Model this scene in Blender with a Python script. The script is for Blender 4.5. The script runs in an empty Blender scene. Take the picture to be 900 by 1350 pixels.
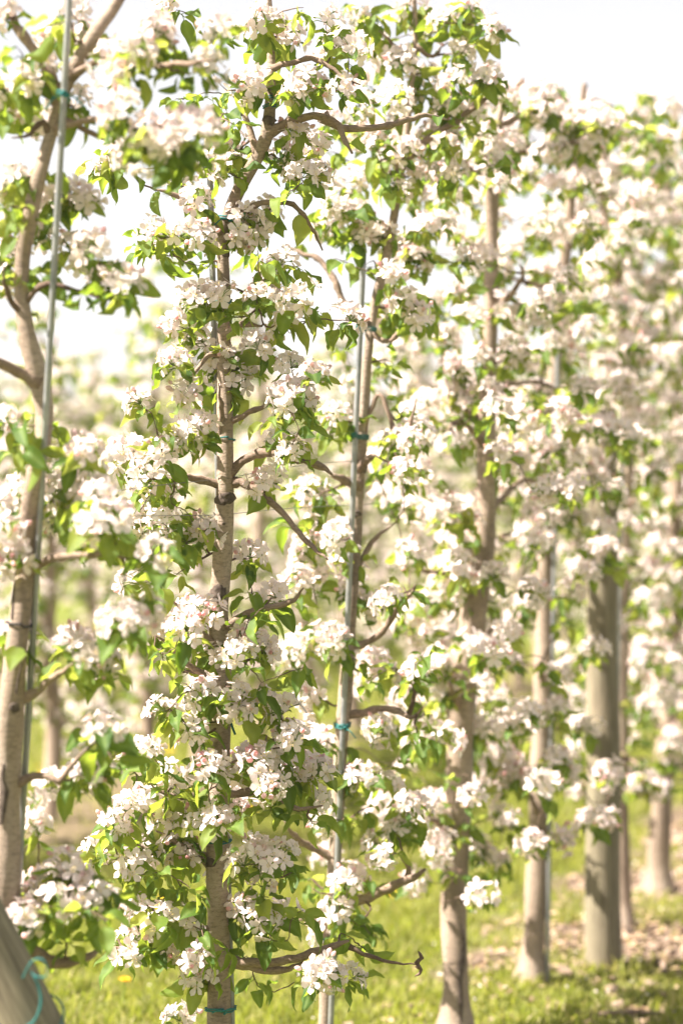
import bpy, math, random
import numpy as np
from mathutils import Vector, Matrix, Quaternion

random.seed(11)
rng = np.random.default_rng(11)
scene = bpy.context.scene
C = scene.collection

# ------------------------------------------------------------------ camera
FPX = 3187.0                       # focal length in photograph pixels (85 mm, portrait full frame)
HOR, EYE = 620.0, 1.65             # horizon row, eye height
cam_d = bpy.data.cameras.new('camera')
cam = bpy.data.objects.new('camera', cam_d); C.objects.link(cam)
cam.location = (0, 0, EYE); cam.rotation_euler = (math.radians(90), 0, 0)
cam_d.sensor_width = 36; cam_d.lens = 85; cam_d.shift_y = -55 / 1350
cam_d.clip_start = .05; cam_d.clip_end = 2000
cam_d.dof.use_dof = True; cam_d.dof.focus_distance = 5.28; cam_d.dof.aperture_fstop = 2.1
scene.camera = cam

# ------------------------------------------------------------------ light
SUN_AZ, SUN_EL = math.radians(-100), math.radians(49)
world = bpy.data.worlds.new('World'); scene.world = world; world.use_nodes = True
wn = world.node_tree.nodes; wl = world.node_tree.links
bg = wn['Background']
sky = wn.new('ShaderNodeTexSky'); sky.sky_type = 'NISHITA'; sky.sun_disc = False
sky.sun_elevation = SUN_EL; sky.sun_rotation = SUN_AZ
sky.air_density = 1.0; sky.dust_density = .5; sky.ozone_density = 1.0
hsv = wn.new('ShaderNodeHueSaturation'); hsv.inputs['Saturation'].default_value = .22
wl.new(sky.outputs[0], hsv.inputs['Color'])
tint = wn.new('ShaderNodeMix'); tint.data_type = 'RGBA'; tint.blend_type = 'MULTIPLY'
tint.inputs[0].default_value = 1; tint.inputs[7].default_value = (1.0, .955, .945, 1)
wl.new(hsv.outputs[0], tint.inputs[6])
wl.new(tint.outputs[2], bg.inputs[0]); bg.inputs[1].default_value = .045
sd = bpy.data.lights.new('sun', 'SUN'); sd.energy = 4.8; sd.angle = math.radians(.5); sd.color = (1, .92, .82)
sun = bpy.data.objects.new('sun', sd); C.objects.link(sun)
svec = Vector((math.sin(SUN_AZ) * math.cos(SUN_EL), math.cos(SUN_AZ) * math.cos(SUN_EL), math.sin(SUN_EL)))
sun.rotation_euler = svec.to_track_quat('Z', 'Y').to_euler(); sun.location = (-6, 3, 8)

vs = scene.view_settings
vs.view_transform = 'Standard'; vs.look = 'None'; vs.gamma = 1; vs.use_curve_mapping = False
vs.exposure = 2.2
cy = scene.cycles
cy.use_denoising = True; cy.max_bounces = 9; cy.diffuse_bounces = 5; cy.transmission_bounces = 6
cy.sample_clamp_indirect = 6

# ------------------------------------------------------------------ helpers
def P(x, y, d):
    """photograph pixel at depth d -> world point"""
    return np.array(((x - 450) * d / FPX, d, EYE - (y - HOR) * d / FPX))
def row_depth(x):
    u = (x - 450) / FPX
    return 2.151 / (.356 - u)
ROW = np.array((.293, .823, 0)); ROW = ROW / np.linalg.norm(ROW)
PERP = np.array((-ROW[1], ROW[0], 0))        # towards the rows behind
ROW0 = np.array((-.264, 5.3, 0))

def link(name, data, parent=None, mat=None):
    o = bpy.data.objects.new(name, data); C.objects.link(o)
    if parent is not None: o.parent = parent
    if mat is not None and data is not None and len(data.materials) == 0:
        for m in (mat if isinstance(mat, (list, tuple)) else [mat]): data.materials.append(m)
    return o
def tag(o, label=None, cat=None, group=None, kind=None):
    if label: o['label'] = label
    if cat: o['category'] = cat
    if group: o['group'] = group
    if kind: o['kind'] = kind
    return o

class MB:
    def __init__(s): s.v = []; s.f = []; s.m = []; s.a = []
    def add(s, v, f, m=0, a=0.0):
        n = len(s.v); s.v += [tuple(p) for p in v]
        s.f += [tuple(i + n for i in q) for q in f]; s.m += [m] * len(f)
        s.a += (list(a) if hasattr(a, '__len__') else [a] * len(v))
    def mesh(s, name, mats, attr='tone', smooth=True):
        me = bpy.data.meshes.new(name); me.from_pydata(s.v, [], s.f)
        for m in mats: me.materials.append(m)
        me.polygons.foreach_set('material_index', s.m)
        me.polygons.foreach_set('use_smooth', [smooth] * len(s.f))
        at = me.attributes.new(attr, 'FLOAT', 'POINT'); at.data.foreach_set('value', s.a)
        me.update(); return me

def quad_mesh(name, V, F, mats, attrs=(), smooth=True):
    """big mesh from arrays, quads only"""
    me = bpy.data.meshes.new(name)
    V = np.asarray(V, np.float32); F = np.asarray(F, np.int32)
    me.vertices.add(len(V)); me.vertices.foreach_set('co', V.ravel())
    me.loops.add(F.size); me.loops.foreach_set('vertex_index', F.ravel())
    me.polygons.add(len(F)); me.polygons.foreach_set('loop_start', np.arange(0, F.size, 4, dtype=np.int32))
    for m in mats: me.materials.append(m)
    me.polygons.foreach_set('use_smooth', np.full(len(F), smooth))
    for nm, arr in attrs:
        at = me.attributes.new(nm, 'FLOAT', 'POINT'); at.data.foreach_set('value', np.asarray(arr, np.float32))
    me.update(calc_edges=True); me.validate(); return me

def catmull(pts, step):
    pts = [np.asarray(p, float) for p in pts]
    if len(pts) == 2: 
        n = max(2, int(np.linalg.norm(pts[1] - pts[0]) / step) + 1)
        return np.array([pts[0] + (pts[1] - pts[0]) * t for t in np.linspace(0, 1, n)])
    q = [2 * pts[0] - pts[1]] + pts + [2 * pts[-1] - pts[-2]]
    out = []
    for i in range(1, len(q) - 2):
        p0, p1, p2, p3 = q[i - 1:i + 3]
        n = max(2, int(np.linalg.norm((p2 - p1)[:3]) / step) + 1)
        for t in np.linspace(0, 1, n, endpoint=False):
            out.append(.5 * (2 * p1 + (p2 - p0) * t + (2 * p0 - 5 * p1 + 4 * p2 - p3) * t * t + (3 * p1 - p0 - 3 * p2 + p3) * t ** 3))
    out.append(pts[-1]); return np.array(out)

def tube(mb, pts, rad, sides=8, m=0, a=0.0, lump=0.0):
    pts = np.asarray(pts, float); n = len(pts)
    rad = np.full(n, rad) if np.isscalar(rad) else np.asarray(rad)
    T = np.gradient(pts, axis=0); T /= np.linalg.norm(T, axis=1)[:, None] + 1e-12
    up = np.array((0, 0, 1.)) if abs(T[0][2]) < .9 else np.array((1., 0, 0))
    U = np.cross(T[0], up); U /= np.linalg.norm(U)
    V = []; ph = random.uniform(0, 6)
    for i in range(n):
        U = U - T[i] * U.dot(T[i]); U /= np.linalg.norm(U) + 1e-12
        W = np.cross(T[i], U)
        for k in range(sides):
            an = 2 * math.pi * k / sides
            r = rad[i] * (1 + lump * (math.sin(3 * an + i * .37 + ph) * .5 + math.sin(2 * an - i * .21 + 2 * ph) * .6 + random.uniform(-.5, .5)))
            V.append(pts[i] + (U * math.cos(an) + W * math.sin(an)) * r)
    F = [(i * sides + k, i * sides + (k + 1) % sides, (i + 1) * sides + (k + 1) % sides, (i + 1) * sides + k)
         for i in range(n - 1) for k in range(sides)]
    F += [tuple(range(sides))[::-1], tuple((n - 1) * sides + k for k in range(sides))]
    mb.add(V, F, m, a)

# ------------------------------------------------------------------ materials
def nodemat(name):
    m = bpy.data.materials.new(name); m.use_nodes = True
    nt = m.node_tree; b = nt.nodes['Principled BSDF']
    return m, nt, b
def N(nt, t, **kw):
    n = nt.nodes.new(t)
    for k, v in kw.items():
        if k in n.inputs: n.inputs[k].default_value = v
        else: setattr(n, k, v)
    return n
def ramp(nt, stops):
    r = nt.nodes.new('ShaderNodeValToRGB'); e = r.color_ramp.elements
    while len(e) < len(stops): e.new(.5)
    for el, (p, c) in zip(e, stops): el.position = p; el.color = (*c, 1)
    return r
def leafy(name, stops, tstops, tfac=.45, rough=.58, spec=.22, attr='rnd'):
    m, nt, b = nodemat(name); L = nt.links
    oi = N(nt, 'ShaderNodeObjectInfo'); at = N(nt, 'ShaderNodeAttribute', attribute_name=attr)
    ad = N(nt, 'ShaderNodeMath', operation='ADD'); L.new(oi.outputs['Random'], ad.inputs[0]); L.new(at.outputs['Fac'], ad.inputs[1])
    fr = N(nt, 'ShaderNodeMath', operation='FRACT'); L.new(ad.outputs[0], fr.inputs[0])
    tc = N(nt, 'ShaderNodeTexCoord'); nz = N(nt, 'ShaderNodeTexNoise', Scale=60.0, Detail=3.0)
    L.new(tc.outputs['Object'], nz.inputs['Vector'])
    ma = N(nt, 'ShaderNodeMath', operation='MULTIPLY_ADD'); ma.inputs[1].default_value = .3; L.new(nz.outputs['Fac'], ma.inputs[0])
    L.new(fr.outputs[0], ma.inputs[2]); sb = N(nt, 'ShaderNodeMath', operation='SUBTRACT'); L.new(ma.outputs[0], sb.inputs[0]); sb.inputs[1].default_value = .15
    rib = N(nt, 'ShaderNodeAttribute', attribute_name='rib')
    c1, c2 = ramp(nt, stops), ramp(nt, tstops)
    L.new(sb.outputs[0], c1.inputs[0]); L.new(sb.outputs[0], c2.inputs[0])
    mx = N(nt, 'ShaderNodeMix', data_type='RGBA'); mx.inputs[7].default_value = (.22, .30, .10, 1)
    mr = N(nt, 'ShaderNodeMath', operation='MULTIPLY'); mr.inputs[1].default_value = .55; L.new(rib.outputs['Fac'], mr.inputs[0])
    L.new(mr.outputs[0], mx.inputs[0]); L.new(c1.outputs[0], mx.inputs[6])
    L.new(mx.outputs[2], b.inputs['Base Color']); b.inputs['Roughness'].default_value = rough
    b.inputs['Specular IOR Level'].default_value = spec
    tr = N(nt, 'ShaderNodeBsdfTranslucent'); L.new(c2.outputs[0], tr.inputs[0])
    ms = N(nt, 'ShaderNodeMixShader'); ms.inputs[0].default_value = tfac
    L.new(b.outputs[0], ms.inputs[1]); L.new(tr.outputs[0], ms.inputs[2])
    L.new(ms.outputs[0], nt.nodes['Material Output'].inputs[0])
    return m
M = {}
M['leaf'] = leafy('apple_leaf', [(0, (.026, .065, .016)), (.4, (.05, .115, .022)), (.75, (.10, .17, .03)), (1, (.20, .25, .05))],
                  [(0, (.24, .36, .03)), (.5, (.40, .50, .05)), (1, (.58, .62, .10))], .5)
M['grass'] = leafy('grass_blade', [(0, (.14, .16, .035)), (.4, (.24, .245, .06)), (.7, (.33, .30, .11)), (1, (.46, .39, .22))],
                   [(0, (.28, .36, .03)), (.5, (.46, .50, .05)), (1, (.60, .54, .15))], .45, .55, .2)
M['far_leaf'] = leafy('far_leaf', [(0, (.03, .065, .022)), (1, (.07, .11, .03))], [(0, (.10, .17, .03)), (1, (.2, .26, .05))], .3)

def petal_mat():
    m, nt, b = nodemat('petal'); L = nt.links
    at = N(nt, 'ShaderNodeAttribute', attribute_name='tone'); oi = N(nt, 'ShaderNodeObjectInfo')
    mu = N(nt, 'ShaderNodeMath', operation='MULTIPLY_ADD'); mu.inputs[1].default_value = .22; mu.inputs[2].default_value = -.05
    L.new(oi.outputs['Random'], mu.inputs[0])
    ad = N(nt, 'ShaderNodeMath', operation='ADD', use_clamp=True); L.new(mu.outputs[0], ad.inputs[0]); L.new(at.outputs['Fac'], ad.inputs[1])
    r = ramp(nt, [(0, (.88, .795, .78)), (.35, (.86, .735, .73)), (.7, (.80, .58, .57)), (1, (.72, .27, .29))])
    L.new(ad.outputs[0], r.inputs[0]); L.new(r.outputs[0], b.inputs['Base Color'])
    b.inputs['Roughness'].default_value = .6; b.inputs['Specular IOR Level'].default_value = .2
    tr = N(nt, 'ShaderNodeBsdfTranslucent'); L.new(r.outputs[0], tr.inputs[0])
    ms = N(nt, 'ShaderNodeMixShader'); ms.inputs[0].default_value = .45
    L.new(b.outputs[0], ms.inputs[1]); L.new(tr.outputs[0], ms.inputs[2]); L.new(ms.outputs[0], nt.nodes['Material Output'].inputs[0])
    return m
M['petal'] = petal_mat()
def plain(name, col, rough=.6, metal=0, noise=None, bump=0, spec=.3):
    m, nt, b = nodemat(name); L = nt.links
    b.inputs['Base Color'].default_value = (*col, 1); b.inputs['Roughness'].default_value = rough
    b.inputs['Metallic'].default_value = metal; b.inputs['Specular IOR Level'].default_value = spec
    if noise:
        sc, c2, amt = noise
        tc = N(nt, 'ShaderNodeTexCoord'); nz = N(nt, 'ShaderNodeTexNoise', Scale=sc, Detail=6.0, Roughness=.65)
        L.new(tc.outputs['Object'], nz.inputs['Vector'])
        r = ramp(nt, [(.5 - amt, col), (.5 + amt, c2)]); L.new(nz.outputs['Fac'], r.inputs[0]); L.new(r.outputs[0], b.inputs['Base Color'])
        if bump:
            bp = N(nt, 'ShaderNodeBump', Strength=bump, Distance=.004); L.new(nz.outputs['Fac'], bp.inputs['Height']); L.new(bp.outputs[0], b.inputs['Normal'])
    return m
def bark(name, cols, scale=1.0, dark=.5):
    m, nt, b = nodemat(name); L = nt.links
    tc = N(nt, 'ShaderNodeTexCoord')
    mp = N(nt, 'ShaderNodeMapping'); mp.inputs['Scale'].default_value = (1, 1, .35); L.new(tc.outputs['Object'], mp.inputs[0])
    big = N(nt, 'ShaderNodeTexNoise', Scale=9.0 * scale, Detail=5.0, Roughness=.6); L.new(mp.outputs[0], big.inputs['Vector'])
    r = ramp(nt, [(.3, cols[0]), (.5, cols[1]), (.7, cols[2])]); L.new(big.outputs['Fac'], r.inputs[0])
    mp2 = N(nt, 'ShaderNodeMapping'); mp2.inputs['Scale'].default_value = (1, 1, 2.6); L.new(tc.outputs['Object'], mp2.inputs[0])
    fine = N(nt, 'ShaderNodeTexNoise', Scale=75.0 * scale, Detail=6.0, Roughness=.7); L.new(mp2.outputs[0], fine.inputs['Vector'])
    vo = N(nt, 'ShaderNodeTexVoronoi', Scale=60.0 * scale); L.new(mp2.outputs[0], vo.inputs['Vector'])
    rl = ramp(nt, [(.04, (.42, .36, .31)), (.16, (1, 1, 1))]); L.new(vo.outputs['Distance'], rl.inputs[0])
    rf = ramp(nt, [(.3, (dark, dark, dark)), (.55, (1, 1, 1))]); L.new(fine.outputs['Fac'], rf.inputs[0])
    m1 = N(nt, 'ShaderNodeMix', data_type='RGBA', blend_type='MULTIPLY'); m1.inputs[0].default_value = 1.0
    L.new(r.outputs[0], m1.inputs[6]); L.new(rf.outputs[0], m1.inputs[7])
    m2 = N(nt, 'ShaderNodeMix', data_type='RGBA', blend_type='MULTIPLY'); m2.inputs[0].default_value = .95
    L.new(m1.outputs[2], m2.inputs[6]); L.new(rl.outputs[0], m2.inputs[7]); L.new(m2.outputs[2], b.inputs['Base Color'])
    b.inputs['Roughness'].default_value = .75; b.inputs['Specular IOR Level'].default_value = .25
    bp = N(nt, 'ShaderNodeBump', Strength=.8, Distance=.004); L.new(fine.outputs['Fac'], bp.inputs['Height']); L.new(bp.outputs[0], b.inputs['Normal'])
    return m
M['bark'] = bark('apple_bark', [(.19, .14, .105), (.34, .26, .20), (.43, .35, .28)])
M['limb'] = bark('limb_bark', [(.19, .135, .10), (.28, .20, .15), (.33, .25, .19)], 1.4)
M['twig'] = bark('twig_bark', [(.09, .055, .042), (.14, .09, .065), (.20, .14, .10)], 2.0, .6)
M['scar'] = plain('bark_scar', (.05, .035, .028), .9, noise=(70, (.13, .10, .08), .15), bump=.6)
M['stem'] = plain('green_stem', (.16, .22, .06), .5)
M['stamen'] = plain('stamen', (.70, .55, .20), .6)
M['steel'] = plain('galvanised_steel', (.20, .21, .22), .5, .7, noise=(30, (.36, .355, .34), .2), bump=.12)
M['twine'] = plain('teal_twine', (.012, .10, .10), .75, noise=(260, (.03, .19, .18), .2), bump=.5)
M['black'] = plain('black_band', (.02, .02, .022), .6)
M['wire'] = plain('wire', (.20, .19, .18), .45, .8)
M['pipe'] = plain('drip_pipe', (.10, .07, .055), .6)
M['yellow'] = plain('dandelion_yellow', (.80, .52, .02), .7)

def wood_mat():
    m, nt, b = nodemat('weathered_post'); L = nt.links
    tc = N(nt, 'ShaderNodeTexCoord'); mp = N(nt, 'ShaderNodeMapping'); mp.inputs['Scale'].default_value = (42, 42, 1.6); L.new(tc.outputs['Object'], mp.inputs[0])
    g = N(nt, 'ShaderNodeTexNoise', Scale=3.0, Detail=8.0, Roughness=.65); L.new(mp.outputs[0], g.inputs['Vector'])
    r = ramp(nt, [(.3, (.075, .06, .042)), (.48, (.185, .155, .112)), (.68, (.29, .25, .185))]); L.new(g.outputs['Fac'], r.inputs[0])
    n2 = N(nt, 'ShaderNodeTexNoise', Scale=2.4, Detail=3.0); L.new(tc.outputs['Object'], n2.inputs['Vector'])
    r2 = ramp(nt, [(.35, (.90, .95, .84)), (.65, (1.05, 1, .94))]); L.new(n2.outputs['Fac'], r2.inputs[0])
    mx = N(nt, 'ShaderNodeMix', data_type='RGBA', blend_type='MULTIPLY'); mx.inputs[0].default_value = 1
    L.new(r.outputs[0], mx.inputs[6]); L.new(r2.outputs[0], mx.inputs[7]); L.new(mx.outputs[2], b.inputs['Base Color'])
    b.inputs['Roughness'].default_value = .85
    bp = N(nt, 'ShaderNodeBump', Strength=.6, Distance=.006); L.new(g.outputs['Fac'], bp.inputs['Height']); L.new(bp.outputs[0], b.inputs['Normal'])
    return m
M['wood'] = wood_mat()
def ground_mat():
    m, nt, b = nodemat('orchard_ground'); L = nt.links
    tc = N(nt, 'ShaderNodeTexCoord'); at = N(nt, 'ShaderNodeAttribute', attribute_name='soil')
    n1 = N(nt, 'ShaderNodeTexNoise', Scale=2.2, Detail=6.0, Roughness=.65); L.new(tc.outputs['Object'], n1.inputs['Vector'])
    n2 = N(nt, 'ShaderNodeTexNoise', Scale=38.0, Detail=5.0, Roughness=.7); L.new(tc.outputs['Object'], n2.inputs['Vector'])
    gr = ramp(nt, [(.3, (.085, .11, .022)), (.55, (.14, .165, .03)), (.75, (.20, .19, .06))]); L.new(n1.outputs['Fac'], gr.inputs[0])
    so = ramp(nt, [(.3, (.055, .038, .028)), (.5, (.15, .105, .075)), (.72, (.30, .225, .165))]); L.new(n2.outputs['Fac'], so.inputs[0])
    mx = N(nt, 'ShaderNodeMix', data_type='RGBA'); L.new(at.outputs['Fac'], mx.inputs[0]); L.new(gr.outputs[0], mx.inputs[6]); L.new(so.outputs[0], mx.inputs[7])
    L.new(mx.outputs[2], b.inputs['Base Color']); b.inputs['Roughness'].default_value = .95; b.inputs['Specular IOR Level'].default_value = .1
    bp = N(nt, 'ShaderNodeBump', Strength=.8, Distance=.02); L.new(n2.outputs['Fac'], bp.inputs['Height']); L.new(bp.outputs[0], b.inputs['Normal'])
    return m
M['ground'] = ground_mat()
M['clod'] = plain('soil_clod', (.13, .09, .065), .95, noise=(25, (.30, .225, .17), .2), bump=.5)
M['dead_leaf'] = plain('dead_leaf', (.22, .13, .07), .8, noise=(14, (.45, .34, .24), .2))

# ------------------------------------------------------------------ ground
def vnoise(x, y, s, seed=0):
    """cheap smooth value noise, vectorised"""
    x = np.asarray(x) / s + seed * 17.3; y = np.asarray(y) / s - seed * 9.1
    xi, yi = np.floor(x), np.floor(y); fx, fy = x - xi, y - yi
    h = lambda a, b: np.modf(np.abs(np.sin(a * 127.1 + b * 311.7) * 43758.5453))[0]
    fx, fy = fx * fx * (3 - 2 * fx), fy * fy * (3 - 2 * fy)
    return (h(xi, yi) * (1 - fx) + h(xi + 1, yi) * fx) * (1 - fy) + (h(xi, yi + 1) * (1 - fx) + h(xi + 1, yi + 1) * fx) * fy
ROW_GAP = 3.0
def perp_of(x, y): return (x - ROW0[0]) * PERP[0] + (y - ROW0[1]) * PERP[1]
def along_of(x, y): return (x - ROW0[0]) * ROW[0] + (y - ROW0[1]) * ROW[1]
def soil_at(x, y):
    p = perp_of(x, y); s = along_of(x, y)
    k = np.abs((p + ROW_GAP / 2) % ROW_GAP - ROW_GAP / 2)          # distance to the nearest row line
    k = np.where(np.abs(p) < 1.4, np.abs(p + .22), k)
    lim = np.where(np.abs(p) < 1.4, .68, .5) + .25 * (vnoise(x, y, .5, 1) - .5)
    band = np.clip((lim - k) / .16 + .2, 0, 1)
    patch = np.clip((vnoise(x, y, .42, 2) * .6 + vnoise(x, y, .17, 3) * .4 - .30) * 4.5, 0, 1)
    near_row = np.abs(p) < 1.0
    grow = np.where(near_row, np.clip((s - 1.7) / 1.1, .25, 1.15), .85)
    return band * np.clip(patch + .35 * grow, 0, 1) * grow
def height_at(x, y): return .022 * (vnoise(x, y, .5, 5) - .5) + .05 * (vnoise(x, y, 2.5, 6) - .5)
gx = np.concatenate([[-600, -200, -80, -35], np.arange(-16, 16.01, .16), [35, 80, 200, 600]])
gy = np.concatenate([[-60, -15], np.arange(-2, 34.01, .16), [45, 70, 120, 250, 600, 1200]])
GX, GY = np.meshgrid(gx, gy); nx, ny = len(gx), len(gy)
ins = (np.abs(GX) <= 16) & (GY >= -2) & (GY <= 34)
GV = np.stack([GX.ravel(), GY.ravel(), np.where(ins, height_at(GX, GY), 0).ravel()], 1)
ii = (np.arange(ny - 1)[:, None] * nx + np.arange(nx - 1)[None, :]).ravel()
GF = np.stack([ii, ii + 1, ii + nx + 1, ii + nx], 1)
ground = link('ground', quad_mesh('ground', GV, GF, [M['ground']], [('soil', soil_at(GV[:, 0], GV[:, 1]))]))
tag(ground, 'orchard ground of grass alleys with bare soil under the tree rows', 'ground', kind='structure')

# ------------------------------------------------------------------ leaf, flower templates
def leaf_template(L=.07, W=.042, fold=.3, droop=.5, twist=0., nu=8, nv=4, seed=0):
    r = np.random.default_rng(seed); V = []; rib = []
    pet = .018
    for i in range(nu + 1):
        s = i / nu
        w = W / 2 * (math.sin(math.pi * min(1, s * .95 + .04) ** .78) ** .95) if i < nu else .0012
        if i == 0: w = .0035
        an = droop * s * s * 1.1
        cx = pet + L * (s - .28 * droop * s ** 3); cz = -L * droop * .55 * s ** 2 + .004 * math.sin(s * 9 + seed)
        for j in range(nv + 1):
            t = j / nv * 2 - 1
            y = t * w * (1 + r.uniform(-.05, .05))
            z = cz + abs(t) ** 1.2 * w * fold + (r.uniform(-.0022, .0022) if abs(t) == 1 else 0)
            tw = twist * s * t * w
            V.append((cx, y, z + tw)); rib.append(1 - abs(t) if abs(t) < .3 else 0.)
    F = [(i * (nv + 1) + j, i * (nv + 1) + j + 1, (i + 1) * (nv + 1) + j + 1, (i + 1) * (nv + 1) + j) for i in range(nu) for j in range(nv)]
    n = len(V)                                                       # petiole
    V += [(0, -.0009, 0), (0, .0009, 0), (pet, .0009, .0), (pet, -.0009, .0), (0, 0, -.0015), (pet, 0, -.0015)]
    rib += [1.] * 6
    F += [(n, n + 1, n + 2, n + 3), (n, n + 3, n + 5, n + 4), (n + 1, n + 4, n + 5, n + 2)]
    return np.array(V), np.array(F), np.array(rib)
LEAF = [leaf_template(L=l, W=w, fold=f, droop=d, twist=t, seed=k) for k, (l, w, f, d, t) in enumerate(
    [(.074, .036, .45, .45, .5), (.068, .031, .75, .75, -.6), (.078, .039, .35, .3, .8), (.060, .028, 1.0, .6, .3),
     (.072, .037, .4, .95, -.5), (.055, .022, 1.2, .25, .6), (.078, .034, .6, 1.1, .8), (.050, .024, .7, .4, -.7)])]
def leaf_mesh(k):
    v, f, r = LEAF[k]; return quad_mesh('apple_leaf', v, f, [M['leaf']], [('rib', r)])
LEAF_ME = [leaf_mesh(k) for k in range(len(LEAF))]
LEAF_LO = [leaf_template(L=.07, W=.042, fold=.4, droop=d, nu=3, nv=2, seed=k) for k, d in enumerate((.3, .6, 1.0))]

def petal(L, W, tilt, cup, r, nu=4, nv=3):
    V = []; A = []; rip = r.uniform(-.0016, .0016); pk = r.uniform(0, .16); sk = r.uniform(-.12, .12)
    for i in range(nu + 1):
        s = i / nu
        w = W / 2 * (math.sin(math.pi * (s * .80 + .06) ** 1.3) ** .9) * (1 if i < nu else .7)
        if i == 0: w = W * .12
        for j in range(nv + 1):
            t = j / nv * 2 - 1
            x = L * s * (1 - (.10 * t * t if i == nu else 0)) + .002
            y = t * w + sk * x
            z = cup * L * (s ** 2 * .55 - s ** 3 * .38) + abs(t) ** 1.5 * w * .38 * cup + rip * math.sin(3 * t + 5 * s)
            ct, st = math.cos(tilt), math.sin(tilt)
            V.append((x * ct - z * st, y, x * st + z * ct)); A.append(min(1, pk + .30 * s ** 2 * abs(t) + (.18 if i == nu else 0) * r.uniform(0, 1)))
    F = [(i * (nv + 1) + j, i * (nv + 1) + j + 1, (i + 1) * (nv + 1) + j + 1, (i + 1) * (nv + 1) + j) for i in range(nu) for j in range(nv)]
    return np.array(V), F, A
def rotz(a): c, s = math.cos(a), math.sin(a); return np.array(((c, -s, 0), (s, c, 0), (0, 0, 1)))
def flower(mb, R=np.eye(3), T=np.zeros(3), seed=0, openness=.5, lo=False, size=1.0):
    r = random.Random(seed)
    for k in range(5):
        tilt = (1 - openness) * .95 + .02 + r.uniform(-.22, .22)
        v, f, a = petal(.0205 * r.uniform(.88, 1.1) * size, .0155 * r.uniform(.85, 1.1) * size, tilt, r.uniform(-.1, .8), r, *((2, 1) if lo else (4, 3)))
        v = v @ rotz(k * 1.2566 + r.uniform(-.12, .12)).T + (0, 0, .0015 * (k % 2))
        mb.add(v @ R.T + T, f, 0, a)
    if lo: return
    for k in range(9):
        an = k * .698 + r.uniform(-.2, .2); rr = r.uniform(.002, .0065); h = r.uniform(.006, .010)
        p = np.array((rr * math.cos(an), rr * math.sin(an), h)); b = np.array((.001 * math.cos(an), .001 * math.sin(an), .001))
        n = np.array((-math.sin(an), math.cos(an), 0)) * .0004
        mb.add(np.array([b - n, b + n, p + n, p - n]) @ R.T + T, [(0, 1, 2, 3)], 0, .05)
        e = .0011
        mb.add(np.array([p + (e, 0, 0), p + (0, e, 0), p - (e, 0, 0), p - (0, e, 0), p + (0, 0, e * 1.3), p - (0, 0, e)]) @ R.T + T,
               [(0, 1, 4), (1, 2, 4), (2, 3, 4), (3, 0, 4), (1, 0, 5), (2, 1, 5), (3, 2, 5), (0, 3, 5)], 1, 0)
def bud(mb, R, T, s=1.0):
    V = []; F = []; A = []
    prof = [(0, .001), (.003, .0042), (.007, .0052), (.011, .0036), (.0135, .0008)]
    for z, rr in prof:
        for k in range(6): V.append((rr * s * math.cos(k * 1.047 + z * 60), rr * s * math.sin(k * 1.047 + z * 60), z * s)); A.append(.45 + 22 * z)
    F = [(i * 6 + k, i * 6 + (k + 1) % 6, (i + 1) * 6 + (k + 1) % 6, (i + 1) * 6 + k) for i in range(4) for k in range(6)]
    mb.add(np.array(V) @ R.T + T, F, 0, [min(1, a) for a in A])
def frame_of(d, spin=0.):
    d = np.asarray(d, float); d = d / (np.linalg.norm(d) + 1e-9)
    u = np.cross(d, (0, 0, 1) if abs(d[2]) < .9 else (1, 0, 0)); u /= np.linalg.norm(u); w = np.cross(d, u)
    c, s = math.cos(spin), math.sin(spin)
    return np.stack([u * c + w * s, -u * s + w * c, d], 1)            # columns, z = d
FLOWER_ME = []
for k in range(6):
    mb = MB(); flower(mb, seed=40 + k, openness=(.45, .7, .85, .95, .75, 1.05)[k]); FLOWER_ME.append(mb.mesh('flower', [M['petal'], M['stamen']]))
def cluster_layout(k):
    """flower places of one corymb (z = its axis): list of (dir, dist, variant) and buds"""
    r = random.Random(900 + k); n = r.choice((7, 7, 8, 8, 9)); fl = []; ga = 2.39996
    for i in range(n):
        th = math.radians(8 + 82 * ((i + .4) / n) ** .62) ; an = i * ga + r.uniform(-.3, .3)
        fl.append((np.array((math.sin(th) * math.cos(an), math.sin(th) * math.sin(an), math.cos(th) * .9 + .06)), r.uniform(.021, .041), r.randrange(6), r.uniform(0, 6)))
    bd = []
    for i in range(r.choice((0, 0, 0, 1, 2)) if k % 4 else 4):
        th = math.radians(r.uniform(20, 95)); an = r.uniform(0, 6.28)
        bd.append((np.array((math.sin(th) * math.cos(an), math.sin(th) * math.sin(an), math.cos(th))), r.uniform(.028, .042)))
    return fl, bd
LAYOUT = [cluster_layout(k) for k in range(8)]
def cluster_mesh(k, with_flowers):
    mb = MB(); fl, bd = LAYOUT[k]
    for d, l, v, sp in fl:
        tip = d * l; mid = d * l * .5 + np.array((0, 0, .004)); tube(mb, [(0, 0, 0), mid, tip], .0009, 4, 2)
        tube(mb, [tip - d * .005, tip - d * .001, tip + d * .001], [.0012, .0024, .0022], 5, 2)
        if with_flowers: flower(mb, frame_of(d, sp), tip, seed=40 + v, openness=(.45, .7, .85, .95, .75, 1.05)[v])
    for d, l in bd:
        tube(mb, [(0, 0, 0), d * l * .5 + np.array((0, 0, .003)), d * l], .0009, 4, 2); bud(mb, frame_of(d), d * l, random.uniform(.8, 1.15))
    return mb.mesh('blossom_cluster', [M['petal'], M['stamen'], M['stem']])
CL_BARE = [cluster_mesh(k, False) for k in range(8)]
CL_FULL = [cluster_mesh(k, True) for k in range(8)]

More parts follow.
